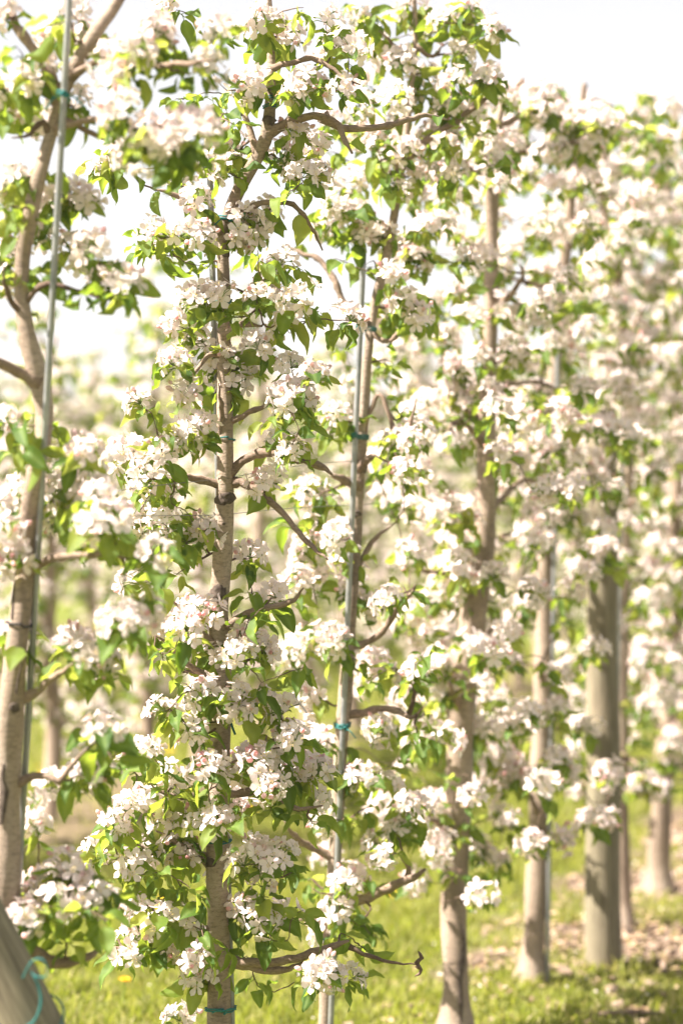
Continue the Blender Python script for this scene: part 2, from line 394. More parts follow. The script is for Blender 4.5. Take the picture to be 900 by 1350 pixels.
# ------------------------------------------------------------------ a tree
def to_matrix(R, t, s=1.0):
    m = Matrix.Identity(4)
    for i in range(3):
        for j in range(3): m[i][j] = R[i][j] * s
        m[i][3] = t[i]
    return m
class Tree:
    def __init__(s, label, trunk, depth, wide=1.0, group='blossoming apple trees of the front row'):
        s.depth = depth; s.npl = (6, 7, 8, 9, 10)
        x0, y0, w0 = trunk[0]
        base = P(x0, y0, depth)
        pts = [np.append(P(x, y, depth), w * wide * depth / FPX / 2) for x, y, w in trunk]
        if base[2] > .03:
            b = pts[0].copy(); dz = base[2]; sl = (pts[0] - pts[1]); sl = sl / max(.05, abs(sl[2]))
            b[0] += np.clip(sl[0], -.1, .1) * dz * .5; b[2] = -.03; b[3] *= 1.12; pts = [b] + pts
        else: pts[0][2] = -.03
        pts = np.array(pts); pts[1:-1, 1] += rng.uniform(-.012, .012, len(pts) - 2)
        s.base = np.array((pts[0][0], pts[0][1], 0.))
        s.root = link('apple_tree', None); s.root.location = s.base; s.root.empty_display_size = .2
        tag(s.root, label, 'tree', group)
        c = catmull(pts, .02); c[:, 3] *= 1 + .05 * np.sin(np.arange(len(c)) * .35 + depth) + rng.uniform(-.02, .02, len(c))
        fl = np.clip((.16 - c[:, 2]) / .16, 0, 1) ** 2; c[:, 3] *= 1 + .55 * fl
        s.tr = c; s.skel = c[:, :3].copy(); s.srad = c[:, 3].copy(); s.stan = np.gradient(s.skel, axis=0)
        mb = MB(); tube(mb, c[:, :3] - s.base, c[:, 3], 14, 0, lump=.045)
        s.trunk = link('trunk', mb.mesh('trunk', [M['bark']]), s.root)
        s.targets = []; s.leaves = []; s.clusters = []
    def trunk_at(s, y):
        z = EYE - (y - HOR) * s.depth / FPX; i = int(np.argmin(np.abs(s.tr[:, 2] - z))); return s.tr[i]
    def grow(s, pts, r0, r1, name='branch', mat='limb', sides=8, lump=.06):
        """pts: world polyline"""
        c = catmull(pts, .018); n = len(c)
        c[1:-1] += rng.normal(0, .0012, (n - 2, 3))
        rad = r0 + (r1 - r0) * np.linspace(0, 1, n) ** .8; rad[:min(3, n)] *= np.array([1.5, 1.2, 1.05])[:min(3, n)]
        tp = min(5, n // 2); rad[-tp:] *= np.linspace(1, .35, tp) if tp > 1 else 1
        rad *= 1 + rng.uniform(-.07, .07, n) + .3 * (rng.random(n) < .14)
        mb = MB(); tube(mb, c - s.base, rad, sides, 0, lump=lump)
        o = link(name, mb.mesh(name, [M[mat]]), s.root)
        s.skel = np.vstack([s.skel, c]); s.srad = np.append(s.srad, rad); s.stan = np.vstack([s.stan, np.gradient(c, axis=0)])
        return o
    def limb(s, px, w0, w1, dz=None):
        """traced limb: photograph pixels, bent out of the row plane by dz"""
        if dz is None: dz = random.uniform(-.16, .16)
        n = len(px); k = s.depth / FPX / 2
        pts = [P(x, y, s.depth + dz * (i / (n - 1)) ** 1.3) for i, (x, y) in enumerate(px)]
        t = s.tr[np.argmin(np.linalg.norm(s.tr[:, :3] - pts[0], axis=1))]
        if np.linalg.norm(t[:3] - pts[0]) < .09: pts[0] = t[:3] + (pts[0] - t[:3]) * .25
        r0 = w0 * k
        s.grow(pts, r0, w1 * k, 'branch', 'limb' if r0 > .0065 else 'twig', 8)
    def target(s, x, y, dz=None, size=1.0):
        s.targets.append((P(x, y, s.depth + (random.uniform(-.2, .2) if dz is None else dz)), size))
    def connect(s):
        """twigs from the nearest wood to every blossom place, nearest first"""
        todo = [t for t in s.targets]
        D = [np.linalg.norm(s.skel - t[0], axis=1) * (1 + .5 * (s.skel[:, 2] > t[0][2] + .05)) for t in todo]
        alive = list(range(len(todo)))
        while alive:
            i = min(alive, key=lambda q: D[q].min()); alive.remove(i)
            t, size = todo[i]; j = int(D[i].argmin()); p = s.skel[j]; L = np.linalg.norm(t - p); n0 = len(s.skel)
            out = t - p
            if L > .035:
                tan = s.stan[j] / (np.linalg.norm(s.stan[j]) + 1e-9); tan = tan if tan.dot(out) > 0 else -tan
                c1 = p + out * .3 + tan * L * .12 + np.array((0, 0, -.05 * L)) + rng.normal(0, .05 * L, 3)
                c2 = p + out * .68 + rng.normal(0, .05 * L, 3) + np.array((0, 0, .02 * L))
                r0 = min(.75 * s.srad[j], .0022 + .010 * L); r1 = .0019
                s.grow([p, c1, c2, t], r0, r1, 'branch' if L > .14 else 'spur', 'limb' if r0 > .0062 else 'twig', 6)
                new = s.skel[n0:]
                for q in alive: D[q] = np.append(D[q], np.linalg.norm(new - todo[q][0], axis=1) * (1 + .5 * (new[:, 2] > todo[q][0][2] + .05)))
            o = out / (L + 1e-9)
            s.place(t, o, size)
    def place(s, t, o, size):
        ax = np.array((0, 0, .75)) + o * .45 + rng.normal(0, .33, 3) + np.array((-.15, -.15, 0)); ax /= np.linalg.norm(ax)
        if size > 0: s.clusters.append((t, ax, size * random.uniform(.92, 1.12)))
        n = random.choice(s.npl) if size > 0 else random.choice((4, 5, 6))
        a0 = random.uniform(0, 6.28)
        for k in range(n):
            an = a0 + k * 2.4 + random.uniform(-.3, .3); el = random.uniform(-1.0, .35)
            d = np.array((math.cos(an) * math.cos(el), math.sin(an) * math.cos(el), math.sin(el)))
            d = d + ax * -.1 + o * .25; d /= np.linalg.norm(d)
            s.leaf(t - ax * .004 - o * random.uniform(0, .03), d)
    def leaf(s, p, d, sc=None):
        up = np.array((0, 0, 1.)) + rng.normal(0, .5, 3)
        x = d; y = np.cross(up, x); y /= np.linalg.norm(y) + 1e-9; z = np.cross(x, y)
        s.leaves.append((np.stack([x, y, z], 1), p, (random.uniform(.46, 1.06) if sc is None else sc), random.randrange(len(LEAF))))
    def scatter_leaves(s, n):
        idx = rng.choice(np.arange(len(s.tr), len(s.skel)), n)
        for j in idx:
            an = random.uniform(0, 6.28); el = random.uniform(-1, .6)
            s.leaf(s.skel[j], np.array((math.cos(an) * math.cos(el), math.sin(an) * math.cos(el), math.sin(el))))
    def finish(s, n_leaf=300, n_flower=300):
        # those in frame and nearest the camera first
        def key(p):
            x = 450 + p[0] / p[1] * FPX; y = HOR - (p[2] - EYE) / p[1] * FPX
            return (0 if -10 < x < 910 and -10 < y < 1360 else 5) + p[1]
        cl = sorted(s.clusters, key=lambda c: key(c[0])); left = n_flower
        for t, ax, size in cl:
            k = random.randrange(8); fl = LAYOUT[k][0]; split = left >= len(fl)
            o = link('blossom_cluster', (CL_BARE if split else CL_FULL)[k], s.root)
            o.matrix_basis = to_matrix(frame_of(ax, random.uniform(0, 6.28)), t - s.base, size)
            if split:
                left -= len(fl)
                for d, l, v, sp in fl:
                    f = link('flower', FLOWER_ME[v], o); f.matrix_basis = to_matrix(frame_of(d, sp), d * l)
        lv = sorted(s.leaves, key=lambda c: key(c[1]))
        for R, p, sc, k in lv[:n_leaf]:
            o = link('leaf', LEAF_ME[k], s.root); o.matrix_basis = to_matrix(R, p - s.base, sc)
        if len(lv) > n_leaf:
            o = link('leaves', merged_leaves([(R, p - s.base, sc, k) for R, p, sc, k in lv[n_leaf:]], LEAF), s.root); o['kind'] = 'stuff'
    def scar(s, x, y, w=.02, h=.014):
        t = s.trunk_at(y); n = np.array(((x - 450) * s.depth / FPX - t[0], 0, 0)) / max(t[3], 1e-6); n = np.clip(n, -.9, .9)
        d = np.array((n[0], -math.sqrt(max(.05, 1 - n[0] ** 2)), 0)); d /= np.linalg.norm(d)
        z = EYE - (y - HOR) * s.depth / FPX; c = np.array((t[0], t[1], z)) + d * t[3] * .97 - s.base
        F = frame_of(d); mb = MB(); n = 12; V = []; prof = [(1.3, -.002), (1.0, .0022), (.7, .0042), (.4, .0036), (.02, .0030)]
        side = np.cross((0, 0, 1), d); upv = np.array((0, 0, 1.))
        for rr, hh in prof:
            for k in range(n):
                an = 2 * math.pi * k / n; q = rr * (1 + random.uniform(-.22, .22) * (rr > .1))
                V.append(c + side * math.cos(an) * q * w / 2 + upv * math.sin(an) * q * h / 2 + d * (hh - (math.cos(an) * q * w / 2) ** 2 / (2 * t[3])))
        mb.add(V, [(i * n + k, i * n + (k + 1) % n, (i + 1) * n + (k + 1) % n, (i + 1) * n + k) for i in range(4) for k in range(n)])
        link('pruning_scar', mb.mesh('pruning_scar', [M['scar']]), s.root)
    def crack(s, pix, w=.008):
        mb = MB(); V = []; n = len(pix)
        for i, (x, y) in enumerate(pix):
            t = s.trunk_at(y); X = (x - 450) * s.depth / FPX; z = EYE - (y - HOR) * s.depth / FPX
            ww = w * math.sin(math.pi * (i + .4) / n) * random.uniform(.7, 1.2)
            for q, dd in ((-1, .001), (-.35, .0042), (.35, .0042), (1, .001)):
                dx = np.clip((X + q * ww / 2 - t[0]) / t[3], -.93, .93)
                V.append(np.array((t[0] + dx * t[3] * 1.03, t[1] - math.sqrt(1 - dx * dx) * t[3] * 1.05 - dd * .6, z)) - s.base)
        mb.add(V, [(i * 4 + k, i * 4 + k + 1, i * 4 + k + 5, i * 4 + k + 4) for i in range(n - 1) for k in range(3)])
        link('bark_crack', mb.mesh('bark_crack', [M['scar']]), s.root)
def merged_leaves(items, temps, rnd=True):
    Vs, Fs, A, Rb = [], [], [], []; n = 0
    for R, p, sc, k in items:
        v, f, rb = temps[k % len(temps)]
        Vs.append((v * sc) @ R.T + p); Fs.append(f + n); n += len(v)
        A.append(np.full(len(v), random.random())); Rb.append(rb)
    return quad_mesh('leaves', np.vstack(Vs), np.vstack(Fs), [M['leaf']], [('rnd', np.concatenate(A)), ('rib', np.concatenate(Rb))])

# ------------------------------------------------------------------ the front row, traced from the photograph
A = Tree('apple tree with cracked pale trunk standing behind the leaning brace post',
         [(3, 1250, 42), (8, 1100, 40), (11, 1000, 36), (19, 900, 33), (29, 800, 29), (36, 720, 26), (43, 650, 24), (56, 590, 23), (57, 540, 25),
          (48, 490, 27), (36, 440, 24), (29, 390, 21), (30, 340, 20), (42, 280, 20), (55, 225, 19), (66, 180, 18), (88, 110, 18), (125, 45, 18), (150, 8, 17), (178, -40, 14)], 4.45)
for px, w0, w1, dz in [([(76, 135), (60, 85), (40, 58), (22, 33), (8, 5), (-4, -25)], 17, 9, .06), ([(66, 160), (90, 160), (112, 172), (142, 184), (162, 194)], 10, 6, .05),
                       ([(68, 175), (58, 162), (45, 170), (34, 180), (15, 182)], 9, 5, -.05), ([(44, 500), (22, 490), (0, 478), (-35, 462)], 18, 12, -.08),
                       ([(33, 415), (18, 402), (9, 380), (2, 345)], 9, 5, -.08), ([(34, 405), (46, 385), (62, 375), (92, 379), (128, 392)], 9, 5, -.05),
                       ([(48, 755), (60, 741), (74, 735), (100, 733), (135, 730), (168, 736)], 13, 7, -.1), ([(36, 925), (52, 911), (66, 896), (84, 884), (104, 872)], 13, 7, -.06),
                       ([(22, 1035), (45, 1024), (64, 1022), (80, 1029), (98, 1005), (118, 985)], 12, 6, -.05), ([(12, 1240), (45, 1255), (78, 1270), (112, 1262), (135, 1248)], 22, 9, .08),
                       ([(92, 105), (140, 76), (178, 84), (232, 86), (283, 78)], 11, 6, -.2), ([(70, 172), (120, 158), (165, 165), (215, 186), (262, 192)], 10, 6, -.2)]:
    A.limb(px, w0, w1, dz)
for x, y in [(115, 52), (40, 105), (78, 50), (60, 100), (5, 155), (50, 158), (98, 142), (85, 258), (108, 270), (68, 275), (20, 240), (10, 335), (14, 368), (55, 306), (100, 335), (126, 330),
             (146, 372), (162, 380), (75, 612), (82, 640), (62, 655), (22, 668), (18, 738), (25, 842), (112, 648), (88, 684), (112, 872), (100, 850), (132, 868), (108, 1022), (128, 1026), (46, 1092),
             (52, 1170), (68, 1162), (100, 1168), (113, 1180), (30, 1195), (28, 1212), (8, 120), (2, 20), (95, 15), (110, 602), (8, 710), (135, 965), (5, 560), (35, 650), (0, 240), (25, 300)]:
    A.target(x, y, random.uniform(.04, .16) if abs(x - 94 + .0547 * (y + 40)) < 38 and y < 700 else random.uniform(-.08, .12))
for x, y in [(150, 82), (195, 55), (180, 68), (165, 105), (205, 42), (262, 176), (238, 172), (205, 190), (190, 176), (285, 44), (268, 92), (160, 150), (182, 205), (155, 820), (190, 815), (170, 825), (150, 690), (125, 700), (205, 735)]:
    A.target(x, y, random.uniform(-.2, -.05))
for x, y in [(30, 560), (60, 560), (20, 590), (10, 270), (30, 290), (50, 230), (225, 75), (240, 95), (215, 205), (245, 215), (275, 200), (120, 700), (145, 720), (175, 735), (140, 1215), (90, 1230), (60, 1225), (120, 1200), (50, 355), (110, 380), (150, 390), (10, 130), (20, 60), (70, 20)]:
    A.target(x, y, random.uniform(-.15, .08), 0)
for x, y in [(140, 1190), (150, 1160), (75, 1195), (90, 1150), (70, 1040), (150, 1005), (160, 985), (140, 895), (160, 790), (130, 660), (150, 650)]:
    A.target(x, y, random.uniform(-.12, .1), random.choice((0, .95)))
A.connect(); A.scatter_leaves(40)
A.crack([(8, 1005), (5, 1025), (9, 1040), (6, 1065), (4, 1085)], .016); A.crack([(27, 690), (24, 720), (22, 750), (19, 790), (18, 815)], .008); A.crack([(32, 870), (28, 890), (25, 912)], .006); A.scar(22, 930, .02, .016)
A.finish(300, 300)

B = Tree('apple tree with mottled beige trunk whose leader bends at a teal twine knot',
         [(289, 1350, 38), (288, 1200, 37), (287, 1130, 36), (290, 1000, 34), (292, 900, 33), (288, 810, 33), (293, 740, 30), (297, 640, 30), (297, 560, 27),
          (295, 500, 23), (296, 400, 21), (293, 320, 19), (298, 290, 20), (318, 245, 23), (340, 205, 22), (352, 175, 21), (357, 120, 15), (357, 60, 13), (354, 0, 11), (350, -50, 9)], 5.3, .82)
for px, w0, w1, dz in [([(350, 178), (385, 160), (420, 152), (445, 166), (455, 186), (464, 202)], 14, 7, -.08), ([(425, 153), (450, 169), (480, 170), (520, 163), (560, 152), (590, 158)], 11, 6, .1),
                       ([(340, 205), (325, 158), (318, 140), (306, 125)], 10, 5, .1), ([(357, 92), (370, 86), (390, 82), (412, 77), (440, 92), (475, 112)], 9, 5, -.08),
                       ([(293, 305), (270, 290), (256, 270), (235, 258), (205, 250)], 14, 8, -.05), ([(290, 640), (265, 632), (242, 630), (228, 640)], 12, 7, -.1),
                       ([(300, 625), (320, 608), (345, 598), (375, 600), (400, 607), (425, 615), (438, 626)], 12, 9, -.12), ([(302, 634), (318, 636), (345, 650), (380, 685), (405, 715), (432, 738)], 12, 7, -.14),
                       ([(297, 600), (291, 565), (292, 540), (288, 505)], 10, 5, -.06), ([(300, 562), (320, 548), (345, 536), (370, 525)], 9, 6, -.06),
                       ([(292, 830), (325, 810), (360, 800), (388, 790), (400, 775)], 14, 6, -.08), ([(290, 850), (262, 830), (240, 805), (222, 785)], 9, 5, -.1),
                       ([(288, 895), (264, 886), (242, 872), (222, 850), (205, 838)], 11, 5, -.1), ([(293, 1020), (320, 1000), (345, 985), (352, 970)], 9, 6, -.1),
                       ([(292, 1046), (320, 1045), (350, 1042), (368, 1050), (390, 1066), (425, 1062)], 11, 6, -.12), ([(290, 1262), (320, 1268), (345, 1270), (390, 1263), (430, 1250), (460, 1240)], 16, 9, -.06),
                       ([(340, 1271), (348, 1279), (380, 1277), (400, 1268)], 12, 8, -.03), 
                       ([(285, 1157), (262, 1130), (232, 1110), (205, 1095)], 9, 5, -.05), ([(285, 1225), (230, 1228), (195, 1240), (165, 1250), (130, 1248)], 11, 6, -.08),
                       ([(288, 1060), (250, 1052), (215, 1045), (195, 1030)], 9, 5, -.06), ([(292, 470), (275, 468), (255, 492), (240, 488)], 8, 4, -.08), ([(296, 440), (318, 428), (345, 430)], 12, 7, -.1),
                       ([(300, 290), (345, 268), (385, 270), (410, 300), (425, 330)], 8, 5, .1), ([(255, 1132), (200, 1120), (145, 1110), (135, 1125)], 8, 4, -.08)]:
    B.limb(px, w0, w1, dz)
for x, y in [(145, 213), (158, 205), (132, 225), (225, 10), (293, 200), (280, 215), (300, 225), (338, 35), (352, 30), (340, 110), (325, 115), (315, 205), (378, 216), (370, 210), (403, 112), (392, 116), (415, 118), (450, 122), (440, 72), (462, 66),
             (350, 282), (322, 290), (338, 296), (398, 235), (415, 232), (200, 308), (216, 322), (240, 312), (262, 312), (272, 392), (255, 400), (290, 396), (268, 452), (285, 492), (229, 482), (290, 470), (186, 532), (266, 568), (252, 580), (276, 545),
             (216, 600), (165, 602), (182, 598), (312, 308), (328, 312), (348, 388), (338, 395), (384, 424), (376, 432), (396, 398), (462, 424), (384, 486), (416, 495), (388, 522), (380, 532), (396, 530), (312, 488), (308, 512), (372, 592), (386, 598),
             (196, 632), (190, 608), (206, 645), (160, 692), (178, 690), (196, 712), (232, 716), (250, 716), (266, 704), (186, 770), (206, 830), (226, 828), (246, 832), (252, 808), (270, 812), (280, 866), (268, 850), (330, 736), (364, 788),
             (330, 846), (345, 862), (312, 868), (320, 850), (194, 990), (256, 970), (248, 962), (228, 1030), (290, 1030), (276, 1012), (166, 1070), (190, 1062), (226, 1086), (276, 1090), (290, 1082), (130, 1124), (190, 1120), (232, 1120), (248, 1128),
             (256, 926), (270, 915), (316, 936), (308, 926), (354, 936), (372, 942), (390, 976), (376, 970), (402, 1010), (420, 1020), (368, 1015), (345, 1008), (410, 1050), (384, 1028), (312, 1072), (304, 1060), (370, 1128), (365, 1140), (322, 1142),
             (180, 1196), (186, 1226), (192, 1138), (176, 1148), (250, 1216), (262, 1272), (274, 1280), (256, 1262), (268, 1294), (236, 1346), (324, 1206), (344, 1212), (370, 1206), (420, 1284), (408, 1290), (432, 1288), (330, 1000), (352, 1035), (170, 1255), (215, 1215)]:
    B.target(x, y, random.uniform(-.2, .12), random.uniform(.92, 1.12))
for x, y in [(232, 130), (262, 125), (290, 150), (270, 40), (380, 20), (400, 10), (300, 40), (345, 50), (310, 165), (205, 330), (240, 345), (262, 350), (180, 320), (380, 255), (340, 330), (395, 350), (420, 410), (300, 420), (235, 545), (205, 560), (350, 555), (392, 560), (225, 660),
             (250, 680), (245, 735), (200, 760), (350, 800), (330, 800), (240, 880), (215, 870), (400, 880), (345, 900), (305, 905), (340, 920), (250, 1010), (210, 1010), (230, 1040), (275, 1050), (230, 1180), (220, 1150), (205, 1200), (250, 1170), (270, 1190), (270, 1240), (200, 1255), (160, 1270),
             (330, 1230), (360, 1240), (325, 1260), (300, 1250), (480, 1250), (450, 1230), (395, 1070), (360, 1070), (410, 1090), (385, 1150), (150, 1240)]:
    B.target(x, y, random.uniform(-.2, .1), 0)
for x, y in [(175, 1010), (150, 1090), (215, 1250), (235, 1290), (300, 1160), (340, 1120), (345, 1170), (400, 1200), (230, 760), (215, 690), (240, 900), (215, 940), (330, 770), (350, 640), (235, 430), (250, 520), (340, 460), (370, 350), (240, 240), (260, 270), (390, 180), (420, 195), (375, 50), (390, 130), (300, 120), (430, 30), (465, 1290), (340, 1300)]:
    B.target(x, y, random.uniform(-.15, .12), random.choice((0, .95, 1.05)))
B.connect(); B.scatter_leaves(60)
for px, w0, w1, dz in [([(460, 1248), (505, 1267), (550, 1272)], 6, 4, 0), ([(548, 1271), (555, 1262), (551, 1254)], 5, 4, 0), ([(549, 1272), (556, 1280), (546, 1287)], 5, 3, 0),]: B.limb(px, w0, w1, dz)
B.scar(297, 657, .036, .026); B.scar(288, 780, .03, .03); B.scar(296, 690, .007, .005); B.scar(353, 160, .025, .02); B.scar(299, 335, .02, .016); B.scar(275, 1136, .03, .02); B.scar(292, 925, .028, .012)
B.finish(300, 300)

Ct = Tree('slender apple tree with dark stubs beside a bright steel stake',
          [(428, 1350, 27), (434, 1250, 27), (440, 1150, 27), (448, 1000, 27), (456, 900, 26), (465, 760, 25), (472, 640, 25), (478, 560, 22), (484, 470, 20),
           (492, 410, 18), (504, 360, 18), (515, 310, 18), (524, 255, 16), (532, 200, 14), (540, 130, 12), (547, 60, 10), (545, -25, 8)], 6.1, .68)
for px, w0, w1, dz in [([(470, 640), (457, 634), (436, 626)], 14, 12, -.1), ([(474, 620), (484, 606), (494, 600)], 12, 8, -.08), ([(456, 945), (480, 940), (502, 934), (525, 938), (542, 946), (560, 930)], 11, 6, -.1),
                       ([(538, 942), (546, 915), (543, 902)], 6, 5, -.1), ([(460, 855), (485, 845), (504, 832), (522, 806), (542, 782), (548, 770)], 10, 5, -.12), ([(440, 1130), (418, 1120), (398, 1110), (385, 1098), (375, 1082)], 13, 6, -.08),
                       ([(440, 1195), (478, 1186), (512, 1170), (544, 1157), (560, 1146)], 16, 10, -.06), ([(538, 1158), (537, 1140), (525, 1125)], 8, 5, -.08), ([(436, 1222), (408, 1211), (388, 1214)], 9, 6, -.04),
                       ([(486, 430), (455, 400), (438, 365), (418, 340), (398, 335), (372, 322)], 10, 6, .08), ([(532, 215), (560, 186), (600, 160), (640, 130), (668, 115)], 12, 6, .05), ([(530, 225), (505, 180), (475, 168)], 9, 5, -.05),
                       ([(545, 78), (528, 68), (512, 52), (498, 40)], 7, 4, -.08), ([(490, 440), (510, 450), (530, 435), (545, 425)], 7, 5, -.1), ([(478, 575), (500, 520), (525, 580), (540, 560), (548, 525)], 7, 5, -.05),
                       ([(547, 60), (570, 75), (585, 60)], 7, 4, .05), ([(465, 760), (490, 715), (520, 690)], 8, 5, .05)]:
    Ct.limb(px, w0, w1, dz)
for x, y in [(510, 75), (525, 85), (505, 90), (520, 132), (538, 125), (568, 36), (560, 48), (580, 30), (480, 180), (492, 192), (535, 205), (585, 195), (590, 145), (575, 130), (440, 275), (470, 286), (455, 280), (505, 312), (490, 308), (515, 322), (550, 350), (540, 340), (515, 366), (506, 414), (515, 404),
             (440, 546), (450, 555), (530, 580), (550, 574), (515, 585), (540, 586), (415, 656), (430, 664), (405, 650), (455, 700), (445, 712), (456, 736), (466, 764), (464, 790), (400, 740), (392, 765), (412, 770), (420, 690), (405, 720), (380, 866), (395, 850), (436, 842), (445, 856), (425, 838), (500, 888), (492, 876),
             (550, 890), (540, 895), (510, 792), (500, 800), (530, 622), (540, 628), (410, 920), (432, 990), (420, 982), (470, 1030), (480, 1024), (462, 1022), (430, 1080), (440, 1072), (500, 1118), (508, 1128), (530, 1092), (522, 1098), (536, 1062), (545, 1070), (446, 1206), (462, 1200), (430, 1226), (456, 1166), (464, 1158), (510, 1036),
             (500, 960), (505, 970), (560, 300), (475, 240), (548, 235), (600, 105), (560, 100), (600, 230), (640, 105), (618, 150), (480, 20), (535, 15), (600, 15), (620, 20), (430, 300), (475, 140), (550, 420), (530, 400)]:
    Ct.target(x, y, random.uniform(-.16, .2), random.uniform(.92, 1.12))
for x, y in [(620, 5), (470, 10), (500, 25), (560, 130), (590, 175), (640, 115), (610, 130), (430, 200), (480, 220), (510, 230), (460, 310), (440, 340), (480, 350), (560, 390), (520, 480), (540, 540), (560, 420), (420, 560), (440, 580), (380, 690), (400, 640), (420, 820), (380, 800), (470, 870), (520, 880), (480, 900),
             (550, 970), (545, 980), (560, 940), (520, 1010), (490, 1060), (490, 1160), (430, 1040), (470, 1080), (400, 1160), (480, 1220), (500, 1240), (410, 1170), (560, 860), (530, 770)]:
    Ct.target(x, y, random.uniform(-.2, .1), 0)
for q in range(28):
    Ct.target(random.uniform(425, 665), 15 + 330 * random.random() ** 1.2, random.uniform(-.15, .3), .95) if q % 5 else Ct.target(random.uniform(430, 640), random.uniform(20, 500), random.uniform(-.15, .3), 0)
Ct.connect(); Ct.scatter_leaves(50); Ct.scar(470, 677, .02, .016); Ct.scar(476, 615, .035, .03)
Ct.finish(300, 300)

def envelope(T, n, z0, z1, half=.55, cross=.32, leafy=.3, seed=0):
    r = np.random.default_rng(seed)
    # procedural limbs first, then blossom places around them
    zs = np.linspace(z0 + .12, z1 - .25, 11)
    for i, z in enumerate(zs):
        t = T.tr[np.argmin(np.abs(T.tr[:, 2] - z))]; sg = 1 if i % 2 else -1
        L = r.uniform(.3, half) * (1.05 - .35 * (z - z0) / (z1 - z0)); sd = r.uniform(-.2, .2)
        e = t[:3] + ROW * sg * L + PERP * sd + np.array((0, 0, r.uniform(.0, .16)))
        m = t[:3] + (e - t[:3]) * .5 + np.array((0, 0, r.uniform(.0, .06))) + r.normal(0, .02, 3)
        T.grow([t[:3], m, e], min(.011, t[3] * .7), .004, 'branch', 'limb', 7)
    for k in range(n):
        z = r.uniform(z0, z1); t = T.tr[np.argmin(np.abs(T.tr[:, 2] - z))]
        f = 1.0 - .35 * max(0, (z - z0) / (z1 - z0) - .5)
        a = np.clip(r.normal(0, .55), -1, 1) * half * f; c = np.clip(r.normal(0, .6), -1, 1) * cross * f
        p = t[:3] + ROW * a + PERP * c; p[2] = z
        if math.hypot(p[0] - .85, p[1] - 7.8) < .42 and z < 1.42 and p[1] < 8.2: continue      # the lower post stands clear
        T.targets.append((p, 0 if r.random() < leafy * .5 else r.uniform(1.0, 1.25)))
spec = [
 ('apple tree with thick curving trunk and a dark split near its foot', 7.0,
  [(600, 1372, 40), (600, 1290, 36), (598, 1200, 34), (602, 1100, 34), (605, 1000, 36), (608, 900, 40), (622, 820, 38), (632, 750, 34), (640, 680, 28), (640, 600, 24), (643, 500, 23), (646, 400, 20), (648, 300, 18), (648, 220, 20), (652, 180, 14), (665, 130, 9), (690, 105, 6)],
  [([(650, 195), (685, 198), (730, 192), (780, 185), (805, 178)], 12, 6, .1), ([(655, 172), (690, 150), (715, 142), (736, 130)], 11, 5, .05), ([(600, 930), (585, 905), (575, 880)], 12, 8, -.05), ([(600, 1105), (575, 1085), (560, 1075)], 8, 5, -.05), ([(636, 560), (610, 535), (595, 500)], 10, 5, -.1)], 125, .45, 2.72),
 ('apple tree with straight pale trunk and flared foot before the round grey post', 7.8,
  [(698, 1303, 32), (703, 1230, 30), (708, 1130, 28), (713, 1000, 28), (716, 880, 26), (718, 760, 22), (722, 620, 20), (728, 520, 18), (738, 400, 16), (750, 280, 14), (762, 180, 12), (770, 110, 8)],
  [([(760, 200), (740, 175), (710, 150)], 9, 5, 0), ([(718, 700), (735, 655), (750, 620)], 10, 5, 0)], 125, .42, 2.9),
 ('apple tree half hidden behind the round grey wooden post', 8.75,
  [(822, 1221, 22), (819, 1100, 20), (818, 900, 18), (822, 700, 18), (830, 520, 16), (815, 400, 14), (800, 300, 14), (793, 240, 14), (800, 150, 10)], [], 120, .5, 3.0),
 ('apple tree with wide root flare growing from the bare soil past the post', 9.5,
  [(866, 1176, 32), (871, 1060, 28), (880, 950, 24), (888, 800, 20), (890, 650, 18), (892, 500, 16), (885, 400, 14), (880, 250, 12), (876, 170, 8)], [], 120, .5, 3.0),
 ('apple tree second beyond the grey post along the front row', 10.3, [(919, 1131, 26), (922, 900, 20), (926, 600, 16), (930, 350, 12), (928, 230, 8)], [], 105, .5, 2.95),
 ('apple tree third beyond the grey post along the front row', 11.1, [(967, 1094, 24), (966, 900, 20), (960, 600, 16), (965, 350, 12), (962, 250, 8)], [], 95, .5, 2.95)]
TR = {}
for i, (lab, d, tr, limbs, n, z0, z1) in enumerate(spec):
    T = Tree(lab, tr, d); TR[i] = T
    for px, w0, w1, dz in limbs:
        T.limb(px, w0, w1, dz)
        for q in range(2 * len(px)):
            f = random.uniform(.35, 1) * (len(px) - 1); j = min(len(px) - 2, int(f)); f -= j
            T.target(px[j][0] * (1 - f) + px[j + 1][0] * f, px[j][1] * (1 - f) + px[j + 1][1] * f - random.uniform(-12, 26), dz * .7 + random.uniform(-.1, .1))
    T.npl = (6, 7, 8, 9); envelope(T, int(n * 1.75), z0, z1, half=.6, seed=70 + i); T.connect(); T.scatter_leaves(50)
    if i == 0:
        T.crack([(606, 1215), (610, 1240), (607, 1265), (604, 1290), (606, 1320), (605, 1350)], .018); T.scar(612, 1185, .03, .03)
    T.finish((300, 250, 120, 120, 0, 0)[i], (250, 0, 0, 0, 0, 0)[i])

